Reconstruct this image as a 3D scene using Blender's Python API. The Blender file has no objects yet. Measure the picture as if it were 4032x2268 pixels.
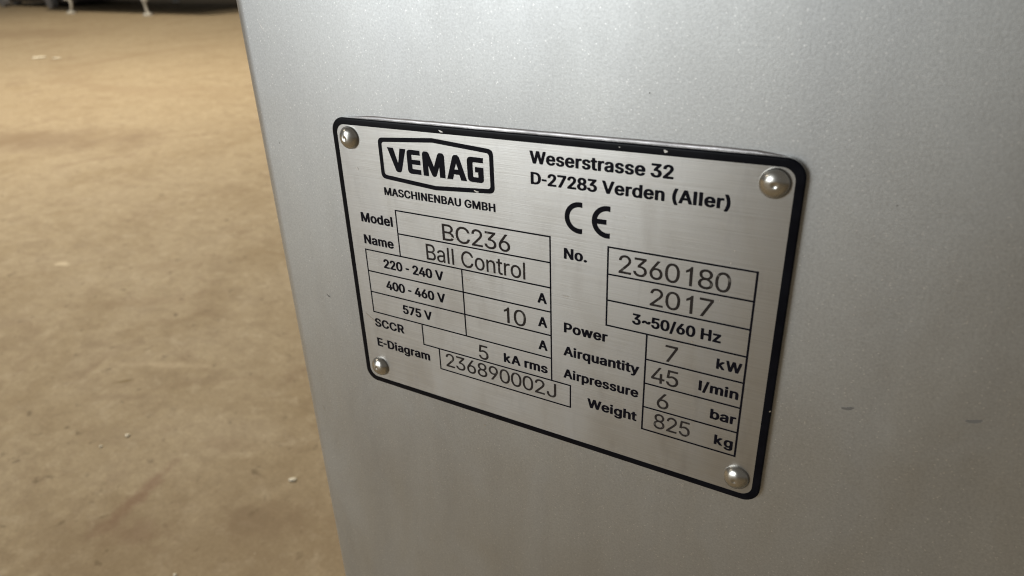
import bpy, bmesh, math, random
from mathutils import Vector, Matrix
sc = bpy.context.scene
COL = sc.collection

# ------------------------------------------------------------------ camera, world, lamps, exposure
S = 0.14                                    # metres per plate unit (the nameplate is about 14 cm wide)
CAM = Vector((0.16237636, -0.16061644, 0.044417))
TILT = Matrix.Rotation(math.radians(-2.5), 3, Vector((0.86086039, 0.50884122, 0.0)))   # the whole machine leans a little
FLOOR = -0.5056
right = Vector((0.86033295, 0.50852946, -0.035))
down = Vector((0.18636248, -0.37771249, -0.90697426))
fwd = Vector((-0.47444309, 0.77377714, -0.41972931))
RIG = Matrix.Translation(CAM) @ TILT.to_4x4() @ Matrix.Translation(-CAM)    # plate frame -> world

cam = bpy.data.cameras.new('camera')
cam_o = bpy.data.objects.new('camera', cam)
COL.objects.link(cam_o)
m3 = Matrix((right, -down, -fwd)).transposed()
cam_o.matrix_world = RIG @ (Matrix.Translation(CAM) @ m3.to_4x4())
cam.sensor_width = 36.0
cam.lens = 23.967
cam.clip_start = 0.01
cam.clip_end = 200
cam.dof.use_dof = True
cam.dof.focus_distance = 0.215
cam.dof.aperture_fstop = 17.0
sc.camera = cam_o

w = bpy.data.worlds.new('World')
sc.world = w
w.use_nodes = True
w.node_tree.nodes['Background'].inputs[0].default_value = (1.0, 0.93, 0.82, 1)
w.node_tree.nodes['Background'].inputs[1].default_value = 0.125

sc.view_settings.view_transform = 'Standard'
sc.view_settings.look = 'None'
sc.view_settings.exposure = 0.0
sc.view_settings.gamma = 1.0
sc.view_settings.use_curve_mapping = False
sc.render.resolution_x, sc.render.resolution_y = 1024, 576
sc.cycles.use_denoising = True
sc.cycles.filter_width = 1.1

def area(name, loc, target, sx, sy, power, color):
    l = bpy.data.lights.new(name, 'AREA')
    l.shape = 'RECTANGLE'; l.size = sx; l.size_y = sy
    l.energy = power; l.color = color
    o = bpy.data.objects.new(name, l)
    COL.objects.link(o)
    o.location = loc
    o.rotation_euler = (Vector(target) - Vector(loc)).to_track_quat('-Z', 'Y').to_euler()
    return o

# daylight through a big loading door behind the photographer's left, and rows of warm hall lamps overhead
area('loading_door_light', (-3.2, -5.6, 1.55), (0.0, 0.0, 0.1), 3.4, 3.8, 222, (0.94, 0.985, 1.0))
for x, y, z, p in ((-2.7, 1.6, 2.35, 126), (-6.4, 2.6, 3.6, 140), (-5.5, -2.5, 3.4, 30)):
    area('hall_lamp', (x, y, z), (x, y, 0), 1.3, 0.35, p, (1.0, 0.885, 0.70))

# ------------------------------------------------------------------ material helpers
def new_mat(name):
    m = bpy.data.materials.new(name); m.use_nodes = True
    nt = m.node_tree
    return m, nt, nt.nodes['Principled BSDF']

def nd(nt, t, **kw):
    n = nt.nodes.new(t)
    for k, v in kw.items():
        if k in n.inputs: n.inputs[k].default_value = v
        else: setattr(n, k, v)
    return n

def coords(nt, scale=(1, 1, 1), kind='Object', rot=(0, 0, 0), loc=(0, 0, 0)):
    tc = nt.nodes.new('ShaderNodeTexCoord')
    mp = nt.nodes.new('ShaderNodeMapping')
    mp.inputs['Scale'].default_value = scale
    mp.inputs['Rotation'].default_value = rot
    mp.inputs['Location'].default_value = loc
    nt.links.new(tc.outputs[kind], mp.inputs['Vector'])
    return mp.outputs['Vector']

def noise(nt, vec, scale, detail=3, rough=0.55, dist=0.0):
    n = nt.nodes.new('ShaderNodeTexNoise')
    n.inputs['Scale'].default_value = scale; n.inputs['Detail'].default_value = detail
    n.inputs['Roughness'].default_value = rough; n.inputs['Distortion'].default_value = dist
    nt.links.new(vec, n.inputs['Vector'])
    return n.outputs['Fac']

def remap(nt, val, a, b, c, d):
    n = nt.nodes.new('ShaderNodeMapRange')
    nt.links.new(val, n.inputs['Value'])
    for k, v in zip(('From Min', 'From Max', 'To Min', 'To Max'), (a, b, c, d)): n.inputs[k].default_value = v
    return n.outputs['Result']

def mix(nt, fac, a, b, mode='MIX'):
    n = nt.nodes.new('ShaderNodeMix'); n.data_type = 'RGBA'; n.blend_type = mode
    def put(sock, v):
        if hasattr(v, 'links'): nt.links.new(v, sock)
        elif isinstance(v, (int, float)): sock.default_value = v
        else: sock.default_value = (*v, 1)
    put(n.inputs['Factor'], fac); put(n.inputs['A'], a); put(n.inputs['B'], b)
    return n.outputs['Result']

def bump(nt, h, strength, distance, prev=None):
    n = nt.nodes.new('ShaderNodeBump')
    n.inputs['Strength'].default_value = strength; n.inputs['Distance'].default_value = distance
    nt.links.new(h, n.inputs['Height'])
    if prev is not None: nt.links.new(prev, n.inputs['Normal'])
    return n.outputs['Normal']

# ---- bead-blasted stainless sheet
def mat_blasted():
    m, nt, b = new_mat('blasted_steel')
    v = coords(nt)
    b.inputs['Metallic'].default_value = 1.0
    big = noise(nt, v, 9, 4, 0.6)
    streak = noise(nt, coords(nt, (60, 60, 7)), 1.0, 3, 0.6)
    grain = noise(nt, v, 1500, 3, 0.7)
    vor = nd(nt, 'ShaderNodeTexVoronoi', Scale=3000.0)
    nt.links.new(v, vor.inputs['Vector'])
    sep = nt.nodes.new('ShaderNodeSeparateColor'); nt.links.new(vor.outputs['Color'], sep.inputs[0])
    c = mix(nt, remap(nt, big, 0.3, 0.7, 0, 1), (0.60, 0.61, 0.615), (0.65, 0.66, 0.655))
    c = mix(nt, remap(nt, streak, 0.48, 0.75, 0.0, 0.32), c, (0.50, 0.51, 0.525))
    c = mix(nt, remap(nt, grain, 0.25, 0.75, 0.0, 1.0), mix(nt, 1.0, c, (0.76, 0.76, 0.76), 'MULTIPLY'), c)
    spark = remap(nt, sep.outputs[0], 0.982, 0.995, 0, 1)
    c = mix(nt, spark, c, (0.72, 0.72, 0.71))
    nt.links.new(c, b.inputs['Base Color'])
    smud = noise(nt, coords(nt, (30, 30, 16), rot=(0, 0.5, 0)), 1.0, 5, 0.65, 0.8)
    r = remap(nt, smud, 0.3, 0.7, 0.44, 0.51)
    mr = nt.nodes.new('ShaderNodeMath'); mr.operation = 'SUBTRACT'
    nt.links.new(r, mr.inputs[0]); nt.links.new(remap(nt, spark, 0, 1, 0, 0.02), mr.inputs[1])
    nt.links.new(mr.outputs[0], b.inputs['Roughness'])
    n = bump(nt, grain, 0.08, 0.0003)
    n = bump(nt, sep.outputs[1], 0.04, 0.0002, n)
    nt.links.new(n, b.inputs['Normal'])
    return m

# ---- brushed face of the nameplate
def mat_brushed():
    m, nt, b = new_mat('brushed_steel')
    b.inputs['Metallic'].default_value = 1.0
    lines = noise(nt, coords(nt, (28, 28, 2600)), 1.0, 3, 0.7)
    lines2 = noise(nt, coords(nt, (90, 90, 900), rot=(0, 0.05, 0)), 1.0, 3, 0.7)
    smear = noise(nt, coords(nt, (60, 60, 22), rot=(0, 1.15, 0)), 1.0, 4, 0.6, 0.6)
    fine = noise(nt, coords(nt, (220, 220, 60), rot=(0, 1.2, 0)), 1.0, 3, 0.6)
    c = mix(nt, remap(nt, lines, 0.3, 0.7, 0, 1), (0.45, 0.44, 0.42), (0.56, 0.55, 0.53))
    c = mix(nt, remap(nt, lines2, 0.3, 0.7, 0, 0.5), c, (0.52, 0.52, 0.515))
    c = mix(nt, remap(nt, smear, 0.50, 0.75, 0, 0.6), c, (0.42, 0.41, 0.40))
    c = mix(nt, remap(nt, fine, 0.55, 0.75, 0, 0.45), c, (0.40, 0.39, 0.38))
    nt.links.new(c, b.inputs['Base Color'])
    nt.links.new(remap(nt, smear, 0.3, 0.75, 0.31, 0.40), b.inputs['Roughness'])
    nt.links.new(bump(nt, lines, 0.12, 0.0002), b.inputs['Normal'])
    # brushing runs along the plate, so reflections spread up and down
    b.inputs['Anisotropic'].default_value = 0.68
    cv = nt.nodes.new('ShaderNodeCombineXYZ'); cv.inputs[2].default_value = 1.0
    vt = nt.nodes.new('ShaderNodeVectorTransform'); vt.vector_type = 'VECTOR'; vt.convert_from = 'OBJECT'; vt.convert_to = 'WORLD'
    nt.links.new(cv.outputs[0], vt.inputs[0]); nt.links.new(vt.outputs[0], b.inputs['Tangent'])
    return m

def mat_ink(name, col, rough, wear_glint=0.0):
    m, nt, b = new_mat(name)
    v = coords(nt)
    n = noise(nt, v, 160, 4, 0.6)
    c = mix(nt, remap(nt, n, 0.35, 0.7, 0, 1), col, tuple(x * 1.5 + 0.002 for x in col))
    if wear_glint: c = mix(nt, remap(nt, noise(nt, v, 420, 3, 0.6), 0.60, 0.74, 0, wear_glint), c, (0.30, 0.28, 0.25))  # lighter worn flecks, also serving as painted glints inside the engraving
    nt.links.new(c, b.inputs['Base Color'])
    b.inputs['Roughness'].default_value = rough
    b.inputs['Specular IOR Level'].default_value = 0.10
    return m

def mat_metal(name, col, rough, bs=0.1):
    m, nt, b = new_mat(name)
    v = coords(nt)
    n = noise(nt, v, 500, 3, 0.6)
    big = noise(nt, v, 120, 3, 0.6)
    nt.links.new(mix(nt, remap(nt, big, 0.35, 0.7, 0, 1), col, tuple(x * 0.8 for x in col)), b.inputs['Base Color'])
    b.inputs['Metallic'].default_value = 1.0
    nt.links.new(remap(nt, big, 0.3, 0.7, rough * 0.8, rough * 1.25), b.inputs['Roughness'])
    nt.links.new(bump(nt, n, bs, 0.0003), b.inputs['Normal'])
    return m

def mat_plain(name, col, rough=0.6, var=0.25, scale=30):
    m, nt, b = new_mat(name)
    n = noise(nt, coords(nt), scale, 4, 0.6)
    nt.links.new(mix(nt, remap(nt, n, 0.3, 0.7, 0, 1), col, tuple(x * (1 - var) for x in col)), b.inputs['Base Color'])
    b.inputs['Roughness'].default_value = rough
    return m

def mat_floor():
    m, nt, b = new_mat('dusty_concrete')
    v = coords(nt, kind='Object', loc=(-15, 5, 0))          # world metres
    a = noise(nt, v, 0.9, 5, 0.6, 0.4)
    d = noise(nt, v, 5.0, 8, 0.66, 0.5)
    e = noise(nt, coords(nt, (24, 7, 1), rot=(0, 0, 0.55)), 1.0, 6, 0.66, 0.6)
    e2 = noise(nt, coords(nt, (5, 30, 1), rot=(0, 0, 0.2)), 1.0, 5, 0.66, 0.8)
    g = noise(nt, v, 60, 8, 0.72)
    sp = noise(nt, v, 46, 3, 0.6)
    sp2 = noise(nt, coords(nt, loc=(3, 7, 0)), 120, 2, 0.5)
    st = noise(nt, v, 4.6, 7, 0.72, 1.4)
    c = mix(nt, remap(nt, a, 0.3, 0.7, 0, 1), (0.395, 0.315, 0.205), (0.455, 0.372, 0.248))
    c = mix(nt, remap(nt, d, 0.47, 0.68, 0, 0.75), c, (0.325, 0.25, 0.155))
    c = mix(nt, remap(nt, e, 0.50, 0.70, 0, 0.5), c, (0.49, 0.405, 0.28))
    c = mix(nt, remap(nt, e2, 0.54, 0.70, 0, 0.45), c, (0.27, 0.20, 0.125))
    c = mix(nt, remap(nt, st, 0.56, 0.68, 0, 0.6), c, (0.235, 0.160, 0.100))
    c = mix(nt, remap(nt, g, 0.30, 0.70, 0.50, 0.0), c, (0.22, 0.165, 0.10))
    md = noise(nt, coords(nt, (16, 22, 1), rot=(0, 0, 0.4)), 1.0, 9, 0.72, 0.7)
    md2 = noise(nt, coords(nt, (30, 38, 1), rot=(0, 0, 0.9), loc=(4, 2, 0)), 1.0, 7, 0.7, 0.4)
    c = mix(nt, remap(nt, md, 0.50, 0.64, 0, 0.6), c, (0.27, 0.205, 0.13))
    c = mix(nt, remap(nt, md2, 0.54, 0.70, 0, 0.55), c, (0.53, 0.45, 0.33))
    c = mix(nt, remap(nt, md2, 0.30, 0.44, 0.5, 0), c, (0.235, 0.175, 0.11))
    c = mix(nt, remap(nt, sp, 0.63, 0.71, 0, 0.75), c, (0.13, 0.095, 0.055))
    fg = noise(nt, v, 260, 4, 0.7)
    c = mix(nt, remap(nt, fg, 0.35, 0.65, 0.42, 0.0), c, (0.20, 0.15, 0.09))
    c = mix(nt, remap(nt, sp2, 0.74, 0.80, 0, 0.6), c, (0.62, 0.54, 0.42))
    # old spill stains, dirt drags and broad darker patches: soft blots with a ragged outline, each at its place on the floor
    rag = noise(nt, v, 38, 5, 0.65)
    rag2 = noise(nt, v, 6, 5, 0.65)
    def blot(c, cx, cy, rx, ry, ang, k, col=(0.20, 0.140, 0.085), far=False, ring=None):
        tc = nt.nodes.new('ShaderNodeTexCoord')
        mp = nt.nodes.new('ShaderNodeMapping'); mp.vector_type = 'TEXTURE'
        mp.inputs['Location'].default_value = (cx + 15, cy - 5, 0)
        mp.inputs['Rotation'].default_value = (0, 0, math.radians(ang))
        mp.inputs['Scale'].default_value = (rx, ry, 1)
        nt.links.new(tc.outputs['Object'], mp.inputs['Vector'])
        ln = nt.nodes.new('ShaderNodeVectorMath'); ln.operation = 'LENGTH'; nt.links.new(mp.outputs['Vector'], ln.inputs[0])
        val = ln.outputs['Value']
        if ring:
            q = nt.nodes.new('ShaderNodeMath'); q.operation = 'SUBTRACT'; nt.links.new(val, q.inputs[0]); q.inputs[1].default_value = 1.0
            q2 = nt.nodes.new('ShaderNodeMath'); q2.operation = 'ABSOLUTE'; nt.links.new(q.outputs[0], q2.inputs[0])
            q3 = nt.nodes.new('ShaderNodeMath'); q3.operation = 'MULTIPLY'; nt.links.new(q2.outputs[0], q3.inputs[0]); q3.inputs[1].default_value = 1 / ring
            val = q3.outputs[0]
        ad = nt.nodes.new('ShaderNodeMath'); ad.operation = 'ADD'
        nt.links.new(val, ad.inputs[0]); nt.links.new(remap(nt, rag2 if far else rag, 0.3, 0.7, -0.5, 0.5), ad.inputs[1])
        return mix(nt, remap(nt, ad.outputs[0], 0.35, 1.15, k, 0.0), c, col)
    for a_ in ((-0.36, 0.09, 0.26, 0.16, 40, 0.38, (0.22, 0.160, 0.095)), (-2.35, 0.98, 0.45, 0.17, 20, 0.62, (0.20, 0.140, 0.085), True), (-6.1, 2.75, 0.9, 0.4, 20, 0.4, (0.20, 0.140, 0.085), True),  # broad darker patches: by the cabinet, at left, far left
               (-0.513, 0.112, 0.060, 0.012, 104, 0.6, (0.20, 0.115, 0.072)), (-0.47, 0.075, 0.05, 0.02, 20, 0.4, (0.20, 0.125, 0.08)),
               (-0.36, 0.155, 0.045, 0.03, 30, 0.45, (0.20, 0.140, 0.085)), (-0.50, 0.22, 0.05, 0.014, 20, 0.3, (0.22, 0.150, 0.09)),
               (-0.748, 0.243, 0.013, 0.005, 40, 0.75, (0.17, 0.115, 0.045)), (-0.70, 0.225, 0.06, 0.010, 30, 0.35, (0.20, 0.14, 0.09)),
               (-0.95, 0.41, 0.11, 0.022, 35, 0.4, (0.24, 0.17, 0.10)), (-1.05, 0.52, 0.06, 0.03, 35, 0.35, (0.24, 0.17, 0.10)),
               (-1.25, 0.434, 0.018, 0.010, 20, 0.7, (0.62, 0.53, 0.38)), (-0.73, 0.30, 0.10, 0.008, 25, 0.3, (0.55, 0.45, 0.32)),
               (-3.0, 2.35, 0.95, 0.70, 20, 0.35, (0.27, 0.20, 0.125), True, 0.10), (-2.7, 2.6, 1.25, 0.95, 20, 0.25, (0.27, 0.20, 0.125), True, 0.06)):
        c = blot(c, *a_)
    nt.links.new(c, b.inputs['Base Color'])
    nt.links.new(remap(nt, d, 0.3, 0.7, 0.60, 0.8), b.inputs['Roughness'])
    b.inputs['Specular IOR Level'].default_value = 0.3
    nt.links.new(bump(nt, g, 0.12, 0.002, bump(nt, d, 0.12, 0.01)), b.inputs['Normal'])
    return m

M = {
    'blasted': mat_blasted(), 'brushed': mat_brushed(), 'floor': mat_floor(),
    'print': mat_ink('black_print', (0.003, 0.003, 0.007), 0.5),
    'border': mat_ink('black_border_print', (0.0032, 0.0036, 0.0062), 0.28),
    'engrave': mat_ink('engraved_groove', (0.030, 0.025, 0.023), 0.5, 0.6),
    'rivet': mat_metal('rivet_steel', (0.66, 0.64, 0.60), 0.25, 0.02),
    'edge': mat_metal('plate_edge', (0.62, 0.61, 0.60), 0.3),
    'bead': mat_metal('bead_grey', (0.50, 0.48, 0.485), 0.40, 0.2),
    'bare': mat_metal('bare_metal', (0.75, 0.73, 0.70), 0.4),
    'scuff': mat_plain('scuff_dark', (0.20, 0.19, 0.175), 0.6),
    'pale_leg': mat_plain('pale_leg', (0.55, 0.53, 0.48), 0.45),
    'dark_body': mat_plain('dark_body', (0.075, 0.068, 0.06), 0.5),
    'grey_part': mat_plain('grey_part', (0.22, 0.22, 0.23), 0.5),
    'tan_part': mat_plain('tan_part', (0.28, 0.24, 0.15), 0.6),
    'rubber': mat_plain('rubber', (0.02, 0.02, 0.02), 0.7),
    'crumb': mat_plain('pale_crumb', (0.80, 0.74, 0.60), 0.6, 0.2, 200),
    'olive': mat_plain('olive_scrap', (0.20, 0.145, 0.065), 0.7, 0.4, 120),
}

# ------------------------------------------------------------------ object helpers
def link(name, me, mat, parent=None, smooth=False):
    o = bpy.data.objects.new(name, me)
    COL.objects.link(o)
    if mat is not None:
        me.materials.clear(); me.materials.append(M[mat])
    if smooth:
        for p in me.polygons: p.use_smooth = True
    if parent is not None: o.parent = parent
    return o

def bm_obj(name, bm, mat, parent=None, smooth=False):
    me = bpy.data.meshes.new(name)
    bm.normal_update()
    bm.to_mesh(me); bm.free()
    return link(name, me, mat, parent, smooth)

def tag(o, label, cat, group=None, kind=None):
    if kind: o['kind'] = kind
    if label: o['label'] = label
    if cat: o['category'] = cat
    if group: o['group'] = group
    return o

def thing(name, label, cat, loc=(0, 0, 0), group=None):
    o = bpy.data.objects.new(name, None); COL.objects.link(o)
    o.location = loc; o.empty_display_size = 0.02
    return tag(o, label, cat, group)

def flat_fill(loops, y=0.0, depth=0.0):
    """fill 2-D outlines (plate units, y down) as a sheet in the plate plane, holes kept"""
    cu = bpy.data.curves.new('tmp', 'CURVE'); cu.dimensions = '2D'; cu.fill_mode = 'BOTH' if depth else 'FRONT'
    cu.extrude = depth
    for l in loops:
        s = cu.splines.new('POLY'); s.points.add(len(l) - 1)
        for p, (a, b) in zip(s.points, l): p.co = (a, b, 0, 1)
        s.use_cyclic_u = True
    o = bpy.data.objects.new('tmp', cu); COL.objects.link(o)
    dg = bpy.context.evaluated_depsgraph_get(); dg.update()
    me = bpy.data.meshes.new_from_object(o.evaluated_get(dg))
    bpy.data.objects.remove(o); bpy.data.curves.remove(cu)
    # (u, v down, w) -> (x, y, z)
    for v in me.vertices:
        u, q, ww = v.co
        v.co = (u * S, y + ww, -q * S)
    bm = bmesh.new(); bm.from_mesh(me)
    bmesh.ops.recalc_face_normals(bm, faces=bm.faces[:])
    if not depth:
        for f in bm.faces:
            if f.normal.y > 0: f.normal_flip()
    bm.to_mesh(me); bm.free()
    return me

def round_poly(pts, rad, n=6):
    """corner rounding of a polygon; rad may be a list"""
    out = []
    m = len(pts)
    for i, p in enumerate(pts):
        r = rad[i] if isinstance(rad, (list, tuple)) else rad
        p = Vector(p); a = (Vector(pts[i - 1]) - p); b = (Vector(pts[(i + 1) % m]) - p)
        if r <= 1e-6: out.append(tuple(p)); continue
        la, lb = a.length, b.length
        a.normalize(); b.normalize()
        ang = a.angle(b)
        t = min(r / math.tan(ang / 2), la * 0.49, lb * 0.49)
        p0, p1 = p + a * t, p + b * t
        for k in range(n + 1):
            s = k / n
            q = p0 * (1 - s) ** 2 + p * 2 * s * (1 - s) + p1 * s * s
            # pull the quadratic towards a circular arc
            out.append(tuple(q))
    return out

def rrect(x0, y0, x1, y1, r, n=10):
    out = []
    for cx, cy, a0 in ((x1 - r, y0 + r, -90), (x1 - r, y1 - r, 0), (x0 + r, y1 - r, 90), (x0 + r, y0 + r, 180)):
        for k in range(n + 1):
            a = math.radians(a0 + 90 * k / n)
            out.append((cx + r * math.cos(a), cy + r * math.sin(a)))
    return out

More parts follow.
